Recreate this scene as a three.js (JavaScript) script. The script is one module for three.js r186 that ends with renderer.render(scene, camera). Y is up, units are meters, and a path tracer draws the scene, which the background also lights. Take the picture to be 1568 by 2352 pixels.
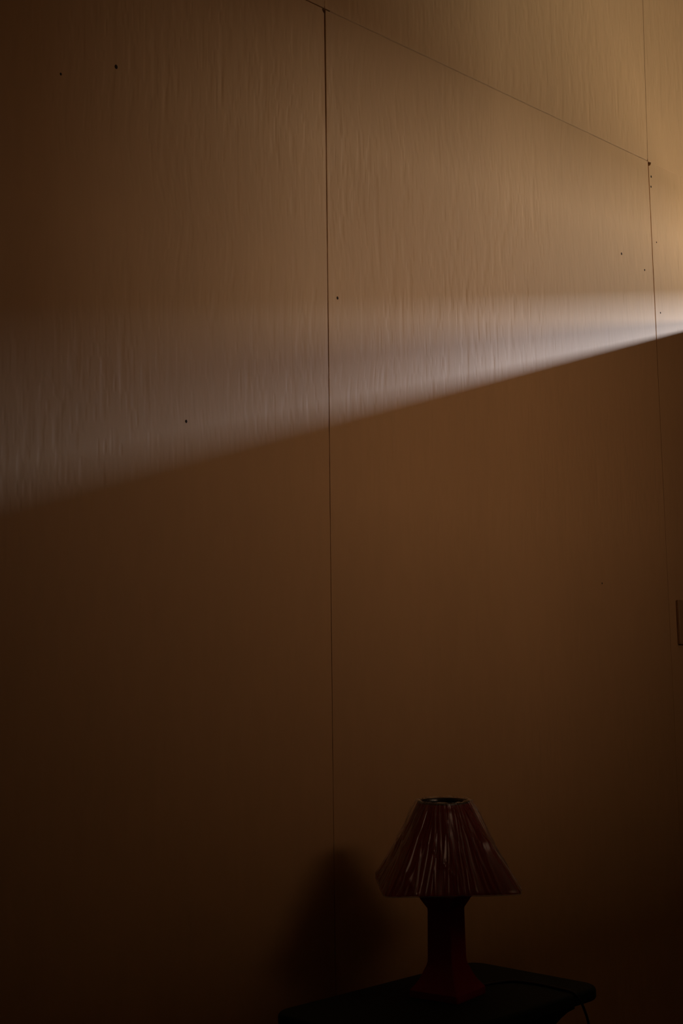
import * as THREE from 'three';
import { mergeGeometries } from 'three/addons/utils/BufferGeometryUtils.js';
import { RoundedBoxGeometry } from 'three/addons/geometries/RoundedBoxGeometry.js';
import { RectAreaLightUniformsLib } from 'three/addons/lights/RectAreaLightUniformsLib.js';

// ---------------------------------------------------------------- camera, sky, daylight, exposure
RectAreaLightUniformsLib.init();
const scene = new THREE.Scene();
const renderer = new THREE.WebGLRenderer({ antialias: true });
renderer.toneMapping = THREE.LinearToneMapping;
renderer.toneMappingExposure = 1.0;
renderer.shadowMap.enabled = true;
const rad = Math.PI / 180;
const camera = new THREE.PerspectiveCamera(2 * Math.atan(1176 / 2900) / rad, 1568 / 2352, 0.05, 60);
{
  const pitch = 7.72 * rad, roll = -0.70 * rad, yaw = 47.22 * rad;
  const f = new THREE.Vector3(Math.cos(pitch) * Math.cos(yaw), Math.sin(pitch), -Math.cos(pitch) * Math.sin(yaw));
  const r0 = new THREE.Vector3().crossVectors(f, new THREE.Vector3(0, 1, 0)).normalize(), u0 = new THREE.Vector3().crossVectors(r0, f);
  const r = r0.clone().multiplyScalar(Math.cos(roll)).addScaledVector(u0, Math.sin(roll));
  const u = u0.clone().multiplyScalar(Math.cos(roll)).addScaledVector(r0, -Math.sin(roll));
  camera.quaternion.setFromRotationMatrix(new THREE.Matrix4().makeBasis(r, u, f.clone().negate()));
  camera.position.set(0, 1.25, 1.8);
}
scene.background = new THREE.Color(0.45, 0.6, 0.9);

// daylight: a hall window beyond the partition (two slits and a pane, shaped to throw the band of light), and an added unseen fill, made as a curtained window, behind the camera
const HALL_X = 4.43, ROOM_Z = 4.60;                       // inner faces of the outside walls to the right and behind the camera
const SKY_SLIT = { y0: 2.620, y1: 2.664, z0: 1.143, z1: 2.015, x: 4.395, color: [460, 560, 770] };
const WARM_SLIT = { y0: 2.498, y1: 2.558, z0: 1.447, z1: 1.635, x: 4.395, color: [650, 615, 560] };  // warm strip added to light the wall above the cool band
const HAZE_PANE = { y0: 0.890, y1: 2.489, z0: 1.594, z1: 2.028, x: 4.395, color: [30.5, 28.0, 23.5] };
const FILL_CURTAIN = { x0: 0.90, x1: 2.70, y0: 1.50, y1: 3.28, z: 4.50, color: [3.35, 2.25, 1.55] };  // unseen fill added behind the camera, sized to fade down the wall
function panelLight(name, p) {
  const m = Math.max(...p.color);
  const side = p.z === undefined, w = side ? p.z1 - p.z0 : p.x1 - p.x0;
  const l = new THREE.RectAreaLight(new THREE.Color().setRGB(...p.color.map((c) => c / m)), m, w, p.y1 - p.y0);
  l.name = name; l.position.set(side ? p.x : (p.x0 + p.x1) / 2, (p.y0 + p.y1) / 2, side ? (p.z0 + p.z1) / 2 : p.z);
  l.lookAt(l.position.x - (side ? 1 : 0), l.position.y, l.position.z - (side ? 0 : 1)); scene.add(l);
}
panelLight('window_sky', SKY_SLIT); panelLight('added_warm_light', WARM_SLIT); panelLight('window_haze', HAZE_PANE); panelLight('added_fill_light', FILL_CURTAIN);

// ---------------------------------------------------------------- helpers
let seed = 7; const rnd = () => { seed = (seed * 16807) % 2147483647; return seed / 2147483647; };
const used = new Map();
function numbered(n) { const k = used.get(n) || 0; used.set(n, k + 1); return k ? `${n}_${String(k).padStart(3, '0')}` : n; }
function mesh(name, geo, mat, parent = scene) {
  const m = new THREE.Mesh(geo, mat); m.name = numbered(name); m.castShadow = m.receiveShadow = true; parent.add(m); return m;
}
function thing(name, label, category, pos = [0, 0, 0], turn = 0) {
  const g = new THREE.Group(); g.name = numbered(name); g.position.set(...pos); g.rotation.y = turn;
  g.userData = { label, category }; scene.add(g); return g;
}
function structure(name, label) { const g = new THREE.Group(); g.name = numbered(name); g.userData = { kind: 'structure', label }; scene.add(g); return g; }
function box(x0, x1, y0, y1, z0, z1, r = 0) {
  const w = x1 - x0, h = y1 - y0, d = z1 - z0;
  const g = r ? new RoundedBoxGeometry(w, h, d, 2, r) : new THREE.BoxGeometry(w, h, d);
  return g.translate((x0 + x1) / 2, (y0 + y1) / 2, (z0 + z1) / 2);
}
const lerp = (a, b, t) => a + (b - a) * t;
const hash = (x, y) => { let h = (x * 374761393 + y * 668265263) | 0; h = Math.imul(h ^ (h >>> 13), 1274126177); return ((h ^ (h >>> 16)) >>> 0) / 4294967296; };
function vnoise(x, y, px, py) {                           // value noise, periodic with px, py cells
  const xi = Math.floor(x), yi = Math.floor(y), fx = x - xi, fy = y - yi, s = (t) => t * t * (3 - 2 * t), m = (a, n) => ((a % n) + n) % n;
  const h = (a, b) => hash(m(a, px), m(b, py));
  return lerp(lerp(h(xi, yi), h(xi + 1, yi), s(fx)), lerp(h(xi, yi + 1), h(xi + 1, yi + 1), s(fx)), s(fy)) - 0.5;
}
function texture(n, fn, srgb) {
  const d = new Uint8Array(n * n * 4);
  for (let j = 0; j < n; j++) for (let i = 0; i < n; i++) { const c = fn(i / n, j / n), k = 4 * (j * n + i); for (let q = 0; q < 3; q++) d[k + q] = Math.max(0, Math.min(255, Math.round(255 * (c[q] ?? c)))); d[k + 3] = 255; }
  const t = new THREE.DataTexture(d, n, n); t.wrapS = t.wrapT = THREE.RepeatWrapping; t.magFilter = t.minFilter = THREE.LinearFilter;
  if (srgb) t.colorSpace = THREE.SRGBColorSpace; t.needsUpdate = true; return t;
}
const toS = (l) => (l < 0.0031308 ? 12.92 * l : 1.055 * l ** (1 / 2.4) - 0.055);

// ---------------------------------------------------------------- materials
const WALL = [0.66, 0.40, 0.19];
const bumpTex = texture(1024, (u, v) => {               // brushed-over grain: upright dents, here dense, there sparse
  const w = u + 0.012 * vnoise(u * 5, v * 9, 5, 9), patch = 0.35 + 0.9 * Math.max(0, 0.5 + 1.1 * vnoise(u * 6 + 3, v * 4, 6, 4));
  const dent = Math.max(0, vnoise(w * 96, v * 21, 96, 21) - 0.02) + 0.7 * Math.max(0, vnoise(w * 190 + 40, v * 44, 190, 44) - 0.05);
  return 0.72 - 0.85 * patch * dent + 0.07 * vnoise(w * 300, v * 50, 300, 50) + 0.16 * vnoise(u * 9, v * 7, 9, 7);
});
const paintTex = texture(512, (u, v) => { const k = 1 + 0.05 * vnoise(u * 7, v * 5, 7, 5) + 0.04 * vnoise(u * 90, v * 24, 90, 24); return WALL.map((c) => toS(c * k)); }, true);
bumpTex.repeat.set(1 / 1.22, 1 / 1.22); paintTex.repeat.set(1 / 1.22, 1 / 1.22);
const paint = new THREE.MeshStandardMaterial({ name: 'painted plywood', map: paintTex, roughness: 0.62, bumpMap: bumpTex, bumpScale: 0.0014 });
const plainPaint = new THREE.MeshStandardMaterial({ name: 'painted board', color: new THREE.Color().setRGB(...WALL), roughness: 0.7 });
const oldPaint = new THREE.MeshStandardMaterial({ name: 'old tan paint', color: new THREE.Color().setRGB(0.42, 0.36, 0.28), roughness: 0.8 });
const wood = new THREE.MeshStandardMaterial({ name: 'dark stained board', color: new THREE.Color().setRGB(0.13, 0.075, 0.04), roughness: 0.75 });
const dark = new THREE.MeshStandardMaterial({ name: 'dark batten', color: new THREE.Color().setRGB(0.035, 0.018, 0.008), roughness: 0.9 });

// ---------------------------------------------------------------- the setting
const CEIL = 3.35, XL = -1.3, ZF = ROOM_Z, XR = HALL_X;
const wallBack = structure('wall_back', 'tan painted plywood wall with upright joints between its panels');
mesh('backing', box(XL, XR + 0.1, 0, CEIL, -0.05, -0.0125), dark, wallBack);
const PX = [XL, -0.688, 0.474, 1.636, 2.798, 3.96, XR], YJ = 2.624;
// half gap on either side of an upright joint at height y (metres)
function halfGap(k, y, top) {
  const n = 0.0005 * (vnoise(y * 24, k * 7.3, 999, 999) + 0.6 * vnoise(y * 80, k * 3.1, 999, 999));
  if (top) return 0.0011 + 0.3 * n;
  if (k === 3) return (y > 2.1 ? lerp(0.0009, 0.0019, (y - 2.1) / 0.52) : lerp(0.0004, 0.0009, Math.max(0, y - 0.9) / 1.2)) + n;
  if (k === 4) return (y > 2.0 ? 0.0012 : lerp(0.0004, 0.0010, Math.max(0, y - 1) / 1)) + 0.7 * n;
  return 0.0009 + n;
}
function jointX(k, y) { return PX[k] + (y > YJ ? (k === 4 ? 0.012 * (y - YJ) / 0.47 : 0) : 0) + 0.0012 * vnoise(y * 2.3, k * 5.7, 999, 999); }
const panels = {};
for (let row = 0; row < 2; row++) for (let i = 0; i < PX.length - 1; i++) {
  const y0 = row ? YJ : 0.0, y1 = row ? CEIL : YJ, pts = [], n = Math.ceil((y1 - y0) / 0.025);
  const joint = i === 2 ? 0.0011 : i === 3 ? 0.0018 : 0.0002, hb = row ? joint : 0, ht = row ? 0 : joint;
  const left = (y) => (i ? jointX(i, y) + halfGap(i, y, row) : XL), right = (y) => (i < PX.length - 2 ? jointX(i + 1, y) - halfGap(i + 1, y, row) : XR);
  for (let k = 0; k <= n; k++) { const y = lerp(y0 + hb, y1 - ht, k / n); if (!row && i === 2 && k === n) { pts.push([right(y), y - 0.010], [right(y) - 0.005, y - 0.004], [right(y) - 0.0052, y]); } else pts.push([right(y), y]); }
  for (let k = n; k >= 0; k--) { const y = lerp(y0 + hb, y1 - ht, k / n); if (!row && i === 4 && k === n) { pts.push([left(y) + 0.013, y], [left(y) + 0.009, y - 0.008], [left(y), y - 0.014]); } else pts.push([left(y), y]); }
  const bev = 0.0008, cx = (PX[i] + PX[i + 1]) / 2;
  const sh = new THREE.Shape(pts.map(([x, y]) => new THREE.Vector2(x - cx, y - y0)));
  const g = new THREE.ExtrudeGeometry(sh, { depth: 0.009, bevelEnabled: true, bevelThickness: bev, bevelSize: bev, bevelOffset: -bev, bevelSegments: 2, curveSegments: 1 });
  const uv = g.attributes.uv, du = rnd() * 3, dv = rnd() * 3; for (let q = 0; q < uv.count; q++) uv.setXY(q, uv.getX(q) + du, uv.getY(q) + dv);
  const m = mesh('panel', g, paint, wallBack); m.position.set(cx, y0, -0.009 - bev - (row && i > 2 ? 0.0012 : 0));
  panels[`${row},${i}`] = m;
}
// filler pressed into the joints of the upper row, a little below the panel faces
for (let i = 3; i < 4; i++) mesh('joint_filler', box(PX[i] + 0.015, PX[i + 1] - 0.004, YJ - 0.0017, YJ + 0.0017, -0.009, -0.0011), paint, wallBack);
for (let i = 1; i < PX.length - 1; i++) { const g = box(-0.0013, 0.0013, 0.006, CEIL - YJ, -0.009, -0.0016), p = g.attributes.position; for (let q = 0; q < p.count; q++) p.setX(q, p.getX(q) + jointX(i, YJ + p.getY(q) + 1e-4)); mesh('joint_filler', g, paint, wallBack).position.y = YJ; }
// nail heads sunk in the panels
const nailGeo = new THREE.SphereGeometry(1, 12, 6);
for (const [x, y, r] of [[1.139, 2.329, 0.0032], [2.656, 2.334, 0.0028], [2.809, 2.583, 0.0026], [2.806, 2.554, 0.0024], [1.662, 2.015, 0.0026], [1.293, 1.714, 0.0024], [1.03, 2.279, 0.002], [2.758, 2.313, 0.0022], [2.82, 2.403, 0.0018], [2.823, 2.21, 0.002], [2.515, 1.48, 0.0018]]) {
  const i = PX.findIndex((p, k) => x > p && x < PX[k + 1]), row = y > YJ ? 1 : 0, p = panels[`${row},${i}`];
  const m = mesh('nail_head', nailGeo, dark, p); m.position.set(x - p.position.x, y - p.position.y, -p.position.z); m.scale.set(r, r * 1.3, 0.0009);
}
const floor = structure('floor', 'dark brown wooden floor');
mesh('slab', box(XL - 0.1, XR + 0.1, -0.1, 0, -0.06, ZF + 0.1), new THREE.MeshStandardMaterial({ color: new THREE.Color().setRGB(0.04, 0.022, 0.012), roughness: 0.6 }), floor);
const ceiling = structure('ceiling', 'tan painted plywood ceiling');
mesh('board', box(XL - 0.1, XR + 0.1, CEIL, CEIL + 0.1, -0.06, ZF + 0.1), oldPaint, ceiling);
const wl = structure('wall_left', 'tan painted plywood wall'); mesh('board', box(XL - 0.1, XL, 0, CEIL, -0.05, ZF), oldPaint, wl);
const wf = structure('wall_front', 'dark boarded wall behind the camera with an added hatch that shapes the fill light');
const ADDED_HATCH = { x0: 1.43, x1: 2.42, y0: 1.80, y1: 2.35, z: 1.95 };  // unseen opening added so the fill falls off towards the wall's edges
for (const [x0, x1, y0, y1] of [[XL, ADDED_HATCH.x0, 0, CEIL], [ADDED_HATCH.x1, 3.2132, 0, CEIL], [ADDED_HATCH.x0, ADDED_HATCH.x1, 0, ADDED_HATCH.y0], [ADDED_HATCH.x0, ADDED_HATCH.x1, ADDED_HATCH.y1, CEIL]]) mesh('board', box(x0, x1, y0, y1, ADDED_HATCH.z, ADDED_HATCH.z + 0.015), oldPaint, wf);
const wo = structure('wall_outer', 'outside wall of the next room'); mesh('board', box(XL - 0.1, XR + 0.1, 0, CEIL, ZF, ZF + 0.1), wood, wo);
// partition to the hall: beside the back wall it stops at a ledge, its unseen opening shaped to cut the light; further out it runs up to the ceiling
const PT = { x: 3.2132, t: 0.010, ledge: 2.270, z: 0.950 };
const wr = structure('wall_right', 'plywood partition that is open under the ceiling');
mesh('board', box(PT.x, PT.x + PT.t, 0, PT.ledge, 0.0005, PT.z), wood, wr);
mesh('board', box(PT.x, PT.x + PT.t, 0, CEIL, PT.z, ZF), wood, wr);
const hb = structure('added_header_1', 'added unseen plywood header that cuts the hall light'); mesh('board', box(3.95, 3.96, 2.524, CEIL, 0.0005, ZF), wood, hb);  // unseen board added to end the cool band at its upper side
const frost = new THREE.MeshStandardMaterial({ name: 'frosted glass, daylight behind', color: new THREE.Color().setRGB(0.5, 0.5, 0.5), roughness: 0.5, emissive: new THREE.Color().setRGB(0.9, 0.82, 0.6), emissiveIntensity: 1 });
const clearSky = new THREE.MeshStandardMaterial({ name: 'ventilator pane, sky behind', color: new THREE.Color().setRGB(0.5, 0.5, 0.5), roughness: 0.5, emissive: new THREE.Color().setRGB(2.0, 2.3, 2.9), emissiveIntensity: 1 });
const frameMat = new THREE.MeshStandardMaterial({ name: 'white painted frame', color: new THREE.Color().setRGB(0.5, 0.46, 0.4), roughness: 0.6 });
function windowWall(name, label, w, a0, a1, y0, y1, put) {           // a wall of four boards round an opening a0..a1, y0..y1
  for (const [p, q, r, t] of [[w.lo, a0, 0, CEIL], [a1, w.hi, 0, CEIL], [a0, a1, 0, y0], [a0, a1, y1, CEIL]]) mesh('board', put(p, q, r, t), wood, name);
}
{
  const wh = structure('wall_hall', 'outside wall of the hall'), H = HAZE_PANE, S = SKY_SLIT, K = WARM_SLIT, Z0 = 1.10, Z1 = 2.06, Y1 = 2.74;
  windowWall(wh, '', { lo: 0.0005, hi: ZF }, Z0, Z1, H.y0, Y1, (p, q, r, t) => box(XR, XR + 0.1, r, t, p, q));
  const w = structure('window_1', 'tall hall window with a shuttered leaf, a hazy pane and two upper slits shaped to throw the light band');
  mesh('pane', box(4.432, 4.438, H.y0, H.y1, H.z0, H.z1), frost, w);
  mesh('ventilator_pane', box(4.432, 4.438, S.y0, S.y1, S.z0, S.z1), clearSky, w); mesh('ventilator_pane', box(4.432, 4.438, K.y0, K.y1, K.z0, K.z1), clearSky, w);
  mesh('shutter', box(4.431, 4.45, H.y0, 2.493, Z0, H.z0), frameMat, w); mesh('stile', box(4.431, 4.45, H.y0, 2.493, H.z1, Z1), frameMat, w);
  mesh('bar', box(4.431, 4.45, K.y1, S.y0, Z0, Z1), frameMat, w); mesh('bar', box(4.431, 4.45, S.y1, Y1, Z0, Z1), frameMat, w);
  mesh('shutter', box(4.431, 4.45, 2.493, K.y1, Z0, K.z0), frameMat, w); mesh('shutter', box(4.431, 4.45, 2.493, K.y1, K.z1, Z1), frameMat, w);
}
{
  const wo = structure('wall_outer', 'outside wall of the next room'), C = FILL_CURTAIN;
  windowWall(wo, '', { lo: XL - 0.1, hi: XR + 0.1 }, C.x0, C.x1, C.y0, C.y1, (p, q, r, t) => box(p, q, r, t, ZF, ZF + 0.1));
  const w = structure('added_window_2', 'added unseen curtained window for the fill light');  // no known window here; added to carry the warm fill
  const g = new THREE.PlaneGeometry(C.x1 - C.x0 + 0.1, C.y1 - C.y0 + 0.1, 120, 4), p = g.attributes.position;
  for (let k = 0; k < p.count; k++) p.setZ(k, 0.012 * Math.sin(p.getX(k) * 70) + 0.006 * Math.sin(p.getX(k) * 161));
  g.computeVertexNormals(); g.rotateY(Math.PI); g.translate((C.x0 + C.x1) / 2, (C.y0 + C.y1) / 2, 4.56);
  mesh('added_curtain', g, new THREE.MeshPhysicalMaterial({ name: 'amber curtain, backlit', color: new THREE.Color().setRGB(0.6, 0.38, 0.22), roughness: 1, side: THREE.DoubleSide, emissive: new THREE.Color().setRGB(0.6, 0.38, 0.25), emissiveIntensity: 1 }), w);
}

// ---------------------------------------------------------------- the side table
const TOP = 0.716, TURN = 0.04;
const green = new THREE.MeshStandardMaterial({ name: 'dark green paint', color: new THREE.Color().setRGB(0.0022, 0.0125, 0.0090), roughness: 0.85, bumpMap: bumpTex, bumpScale: 0.0006 });
{
  const t = thing('side_table', 'small dark green side table with rounded corners standing close to the wall', 'table', [1.644, 0, 0.262], TURN);
  const rr = (w, d, r) => { const s = new THREE.Shape(), x = w / 2, y = d / 2; s.moveTo(-x + r, -y); s.lineTo(x - r, -y); s.absarc(x - r, -y + r, r, -Math.PI / 2, 0); s.lineTo(x, y - r); s.absarc(x - r, y - r, r, 0, Math.PI / 2); s.lineTo(-x + r, y); s.absarc(-x + r, y - r, r, Math.PI / 2, Math.PI); s.lineTo(-x, -y + r); s.absarc(-x + r, -y + r, r, Math.PI, 1.5 * Math.PI); return s; };
  const slab = (w, d, r, h, bev, y) => new THREE.ExtrudeGeometry(rr(w, d, r), { depth: h - 2 * bev, bevelEnabled: true, bevelThickness: bev, bevelSize: bev, bevelOffset: -bev, bevelSegments: 4, curveSegments: 10 }).rotateX(-Math.PI / 2).translate(0, y + bev, 0);
  mesh('tabletop', slab(0.526, 0.305, 0.042, 0.022, 0.007, TOP - 0.022), green, t);
  const apron = (len) => { const s = new THREE.Shape(), n = 24, x = len / 2; s.moveTo(-x, 0); s.lineTo(x, 0); for (let k = 0; k <= n; k++) { const u = 1 - 2 * k / n, e = (1 - Math.abs(u)) * x, d = e < 0.03 ? 0.023 + 0.1 * e : 0.026 + 0.075 * Math.min(1, (e - 0.03) / (x - 0.03)) ** 0.9; s.lineTo(u * x, -d); } s.closePath(); return new THREE.ExtrudeGeometry(s, { depth: 0.012, bevelEnabled: true, bevelThickness: 0.001, bevelSize: 0.001, bevelOffset: -0.001, bevelSegments: 1, curveSegments: 8 }); };
  const y = TOP - 0.0225;
  mesh('apron', apron(0.484).translate(0, y, 0.088), green, t); mesh('apron', apron(0.484).translate(0, y, -0.100), green, t);
  for (const s of [-1, 1]) mesh('apron', apron(0.172).rotateY(Math.PI / 2).translate(s > 0 ? 0.228 : -0.240, y, 0), green, t);
  const col = [[0, 0.04], [0.034, 0.04], [0.03, 0.07], [0.022, 0.16], [0.030, 0.26], [0.034, 0.32], [0.026, 0.42], [0.022, 0.52], [0.034, 0.62], [0.036, 0.693], [0, 0.693]];
  mesh('pedestal', new THREE.LatheGeometry(col.map(([r, h]) => new THREE.Vector2(r, h)), 28), green, t);
  mesh('foot', slab(0.36, 0.22, 0.05, 0.04, 0.008, 0), green, t);
}

// ---------------------------------------------------------------- the lamp
const CORD = [[1.735, TOP + 0.003, 0.254], [1.78, TOP + 0.0026, 0.262], [1.811, TOP + 0.0026, 0.274], [1.826, TOP + 0.0026, 0.318], [1.826, TOP + 0.0026, 0.372], [1.822, TOP + 0.0022, 0.402], [1.824, TOP - 0.006, 0.4125], [1.836, 0.690, 0.414], [1.848, 0.655, 0.415], [1.868, 0.40, 0.412], [1.90, 0.10, 0.40], [2.00, 0.0027, 0.34], [2.20, 0.0027, 0.15]];
{
  const t = thing('table_lamp', 'unlit table lamp with red shade in clear wrap and dark red square base', 'lamp', [1.664, TOP, 0.256]);
  const ceramic = new THREE.MeshStandardMaterial({ name: 'crimson glazed wood', color: new THREE.Color().setRGB(0.30, 0.004, 0.014), roughness: 0.55 });
  const black = new THREE.MeshStandardMaterial({ name: 'black plastic', color: new THREE.Color().setRGB(0.012, 0.011, 0.010), roughness: 0.5 });
  // square-section foot and column: [height, half side]
  const prof = [[0, 0.0472], [0.0008, 0.048], [0.0116, 0.0482], [0.0126, 0.0477], [0.0195, 0.0425], [0.0267, 0.0374], [0.035, 0.0332], [0.044, 0.0296], [0.0515, 0.0264], [0.0575, 0.0249], [0.065, 0.0245], [0.10, 0.0240], [0.1345, 0.0236], [0.1425, 0.0235], [0.1465, 0.0239], [0.154, 0.0282], [0.163, 0.0331], [0.1675, 0.0345], [0.170, 0.0338]];
  const ring = (h, r) => { const c = r * 0.07, o = []; for (const [sx, sy] of [[1, 1], [-1, 1], [-1, -1], [1, -1]]) for (let k = 0; k <= 4; k++) { const a0 = Math.atan2(sy, sx) - Math.PI / 4 + k * Math.PI / 8; o.push([sx * (r - c) + c * Math.cos(a0), h, sy * (r - c) + c * Math.sin(a0)]); } return o; };
  const rows = prof.map(([h, r]) => ring(h, r)), n = rows[0].length, pos = [], idx = [];
  rows.forEach((r) => r.forEach((p) => pos.push(...p)));
  for (let j = 0; j < rows.length - 1; j++) for (let i = 0; i < n; i++) { const a = j * n + i, b = j * n + (i + 1) % n; idx.push(a, a + n, b, b, a + n, b + n); }
  for (const j of [0, rows.length - 1]) { const c = pos.length / 3; pos.push(0, prof[j][0], 0); for (let i = 0; i < n; i++) { const a = j * n + i, b = j * n + (i + 1) % n; idx.push(...(j ? [c, b, a] : [c, a, b])); } }
  let g = new THREE.BufferGeometry(); g.setAttribute('position', new THREE.Float32BufferAttribute(pos, 3)); g.setIndex(idx); g.computeVertexNormals();
  const base = mesh('base', g, ceramic, t); base.rotation.y = 0.2;
  mesh('socket', new THREE.LatheGeometry([[0, 0.1702], [0.016, 0.1702], [0.016, 0.186], [0.0185, 0.188], [0.0185, 0.214], [0.017, 0.218], [0, 0.218]].map((p) => new THREE.Vector2(...p)), 24), black, t);

  // shade: square below, round on top, in fine pleats
  const S = { y0: 0.188, y1: 0.3265, a: 0.1150, r0: 0.010, r1: 0.0455, turn: -0.7075, tilt: 0.03 };
  const square = (ph) => { const c = Math.abs(Math.cos(ph)), s = Math.abs(Math.sin(ph)), p = 14; return S.a / (c ** p + s ** p) ** (1 / p); };
  const radius = (ph, v) => lerp(square(ph), S.r1, v) + 0.0016 * Math.sin(Math.PI * v) * -1;
  const N = 480;
  const pleat = (ph, v) => 0.0009 * Math.sin(ph * 84 + 0.6 * Math.sin(ph * 5)) * (0.35 + 0.65 * (1 - v));
  function loft(list, M) {                                 // list: rows of [radius function of the angle, height function]
    const P = [], I = [], U = [];
    list.forEach(([rf, hf], j) => { for (let i = 0; i < M; i++) { const ph = i / M * 2 * Math.PI, r = rf(ph); P.push(r * Math.cos(ph), hf(ph), -r * Math.sin(ph)); U.push(i / M, j / list.length); } });
    for (let j = 0; j < list.length - 1; j++) for (let i = 0; i < M; i++) { const a = j * M + i, b = j * M + (i + 1) % M; I.push(a, b, a + M, b, b + M, a + M); }
    const q = new THREE.BufferGeometry(); q.setAttribute('position', new THREE.Float32BufferAttribute(P, 3)); q.setAttribute('uv', new THREE.Float32BufferAttribute(U, 2)); q.setIndex(I); q.computeVertexNormals(); return q;
  }
  const R = 20, outer = [], inner = [];
  for (let k = 0; k <= R; k++) { const v = k / R, y = lerp(S.y0, S.y1, v); outer.push([(ph) => radius(ph, v) + pleat(ph, v), () => y]); inner.unshift([(ph) => radius(ph, v) + pleat(ph, v) - 0.0014, () => y + (k === 0 ? 0.0008 : k === R ? -0.0008 : 0)]); }
  const fabric = new THREE.MeshPhysicalMaterial({ name: 'red pleated fabric', color: new THREE.Color().setRGB(0.22, 0.007, 0.005), roughness: 0.9, side: THREE.DoubleSide });
  const shade = mesh('shade', loft([...outer, inner[0]], N), fabric, t);
  shade.rotation.set(0, S.turn, 0); shade.rotation.order = 'YXZ'; shade.rotation.x = S.tilt;
  shade.position.set(0, 0, 0); // the tilt turns about the lamp's foot, so bring the shade back over its column
  shade.position.set(-Math.sin(S.turn) * Math.sin(S.tilt) * S.y0, 0, -Math.cos(S.turn) * Math.sin(S.tilt) * S.y0);
  mesh('lining', loft([...inner, outer[0]], N), new THREE.MeshStandardMaterial({ name: 'lining painted unlit', color: new THREE.Color().setRGB(0.02, 0.012, 0.008), roughness: 0.9, side: THREE.DoubleSide }), shade);  // near-black colour stands in for the unlit inside of the lamp
  // the hoop that the fabric hangs from
  mesh('hoop', new THREE.TorusGeometry(S.r1 - 0.0008, 0.0016, 8, 64).rotateX(Math.PI / 2).translate(0, S.y1, 0), black, shade);
  // clear film pulled over the shade and tucked in at both hoops, full of creases
  const crease = (ph, v) => {                              // long creases that fan down from the upper hoop, a few slanting ones, small dimples
    const k = ph / (2 * Math.PI), w = (f, d, q, e) => { const x = vnoise((k + d * (v - 0.5)) * f + q * 31, v * 0.9 + q * 7, f, 97); return Math.max(0, 1 - Math.abs(x) * e); };
    return 0.0012 + 0.0019 * w(58, 0.012, 1, 7) + 0.0014 * w(83, -0.010, 2, 7) + 0.0034 * w(31, 0.03, 4, 8) ** 2 + 0.0028 * w(15, 0.11, 3, 9) ** 2 + 0.0012 * (0.5 + vnoise(k * 48 + 5, v * 4, 48, 97));
  };
  const film = [], F = 36;
  film.push([(ph) => radius(ph, 0) - 0.007, () => S.y0 - 0.0012], [(ph) => radius(ph, 0) - 0.001, () => S.y0 - 0.0022]);
  for (let k = 0; k <= F; k++) { const v = k / F; film.push([(ph) => radius(ph, v) + 0.0012 + crease(ph, v) * (k === 0 ? 0.3 : 1) * (v > 0.93 ? 0.6 : 1), () => lerp(S.y0 - 0.0008, S.y1 + 0.0012, v)]); }
  film.push([(ph) => S.r1 + 0.0008 + 0.5 * crease(ph, 1), (ph) => S.y1 + 0.0035 + 0.0022 * vnoise(ph * 4, 3, 25, 9)], [(ph) => S.r1 - 0.0032 + 0.0012 * vnoise(ph * 7, 1, 44, 9), (ph) => S.y1 + 0.0036 + 0.003 * vnoise(ph * 5, 3, 31, 9)], [(ph) => S.r1 - 0.0045, () => S.y1 - 0.004]);
  const wrap = new THREE.MeshPhysicalMaterial({ name: 'clear film', color: 0xffffff, roughness: 0.33, transmission: 1, thickness: 0, ior: 1.8, side: THREE.DoubleSide });
  const fm = mesh('plastic_wrap', loft(film, 1200), wrap, shade); fm.userData.label = 'clear creased plastic film';
  // flex: from the foot across the table, over its front edge and down to the floor
  const o = new THREE.Vector3(1.664, TOP, 0.256), q = [[0.046, 0.0055, -0.006], ...CORD];
  const path = new THREE.CatmullRomCurve3(q.map((p, i) => (i ? new THREE.Vector3(...p).sub(o) : new THREE.Vector3(...p))));
  mesh('power_cord', new THREE.TubeGeometry(path, 160, 0.0024, 8), black, t);
}

// ---------------------------------------------------------------- the light switch
{
  const t = thing('light_switch', 'tan rectangular switch plate with a rocker on the wall at the right edge', 'switch', [2.8715, 1.3945, 0]);
  const ivory = new THREE.MeshStandardMaterial({ name: 'tan plastic', color: new THREE.Color().setRGB(0.42, 0.25, 0.115), roughness: 0.45 });
  mesh('plate', new RoundedBoxGeometry(0.085, 0.114, 0.009, 3, 0.003).translate(0, 0, 0.0047), ivory, t);
  mesh('rocker', new RoundedBoxGeometry(0.026, 0.046, 0.006, 2, 0.002).rotateX(-0.09).translate(0, 0, 0.0098), new THREE.MeshStandardMaterial({ name: 'brown plastic', color: new THREE.Color().setRGB(0.10, 0.06, 0.03), roughness: 0.4 }), t);
}

renderer.render(scene, camera);
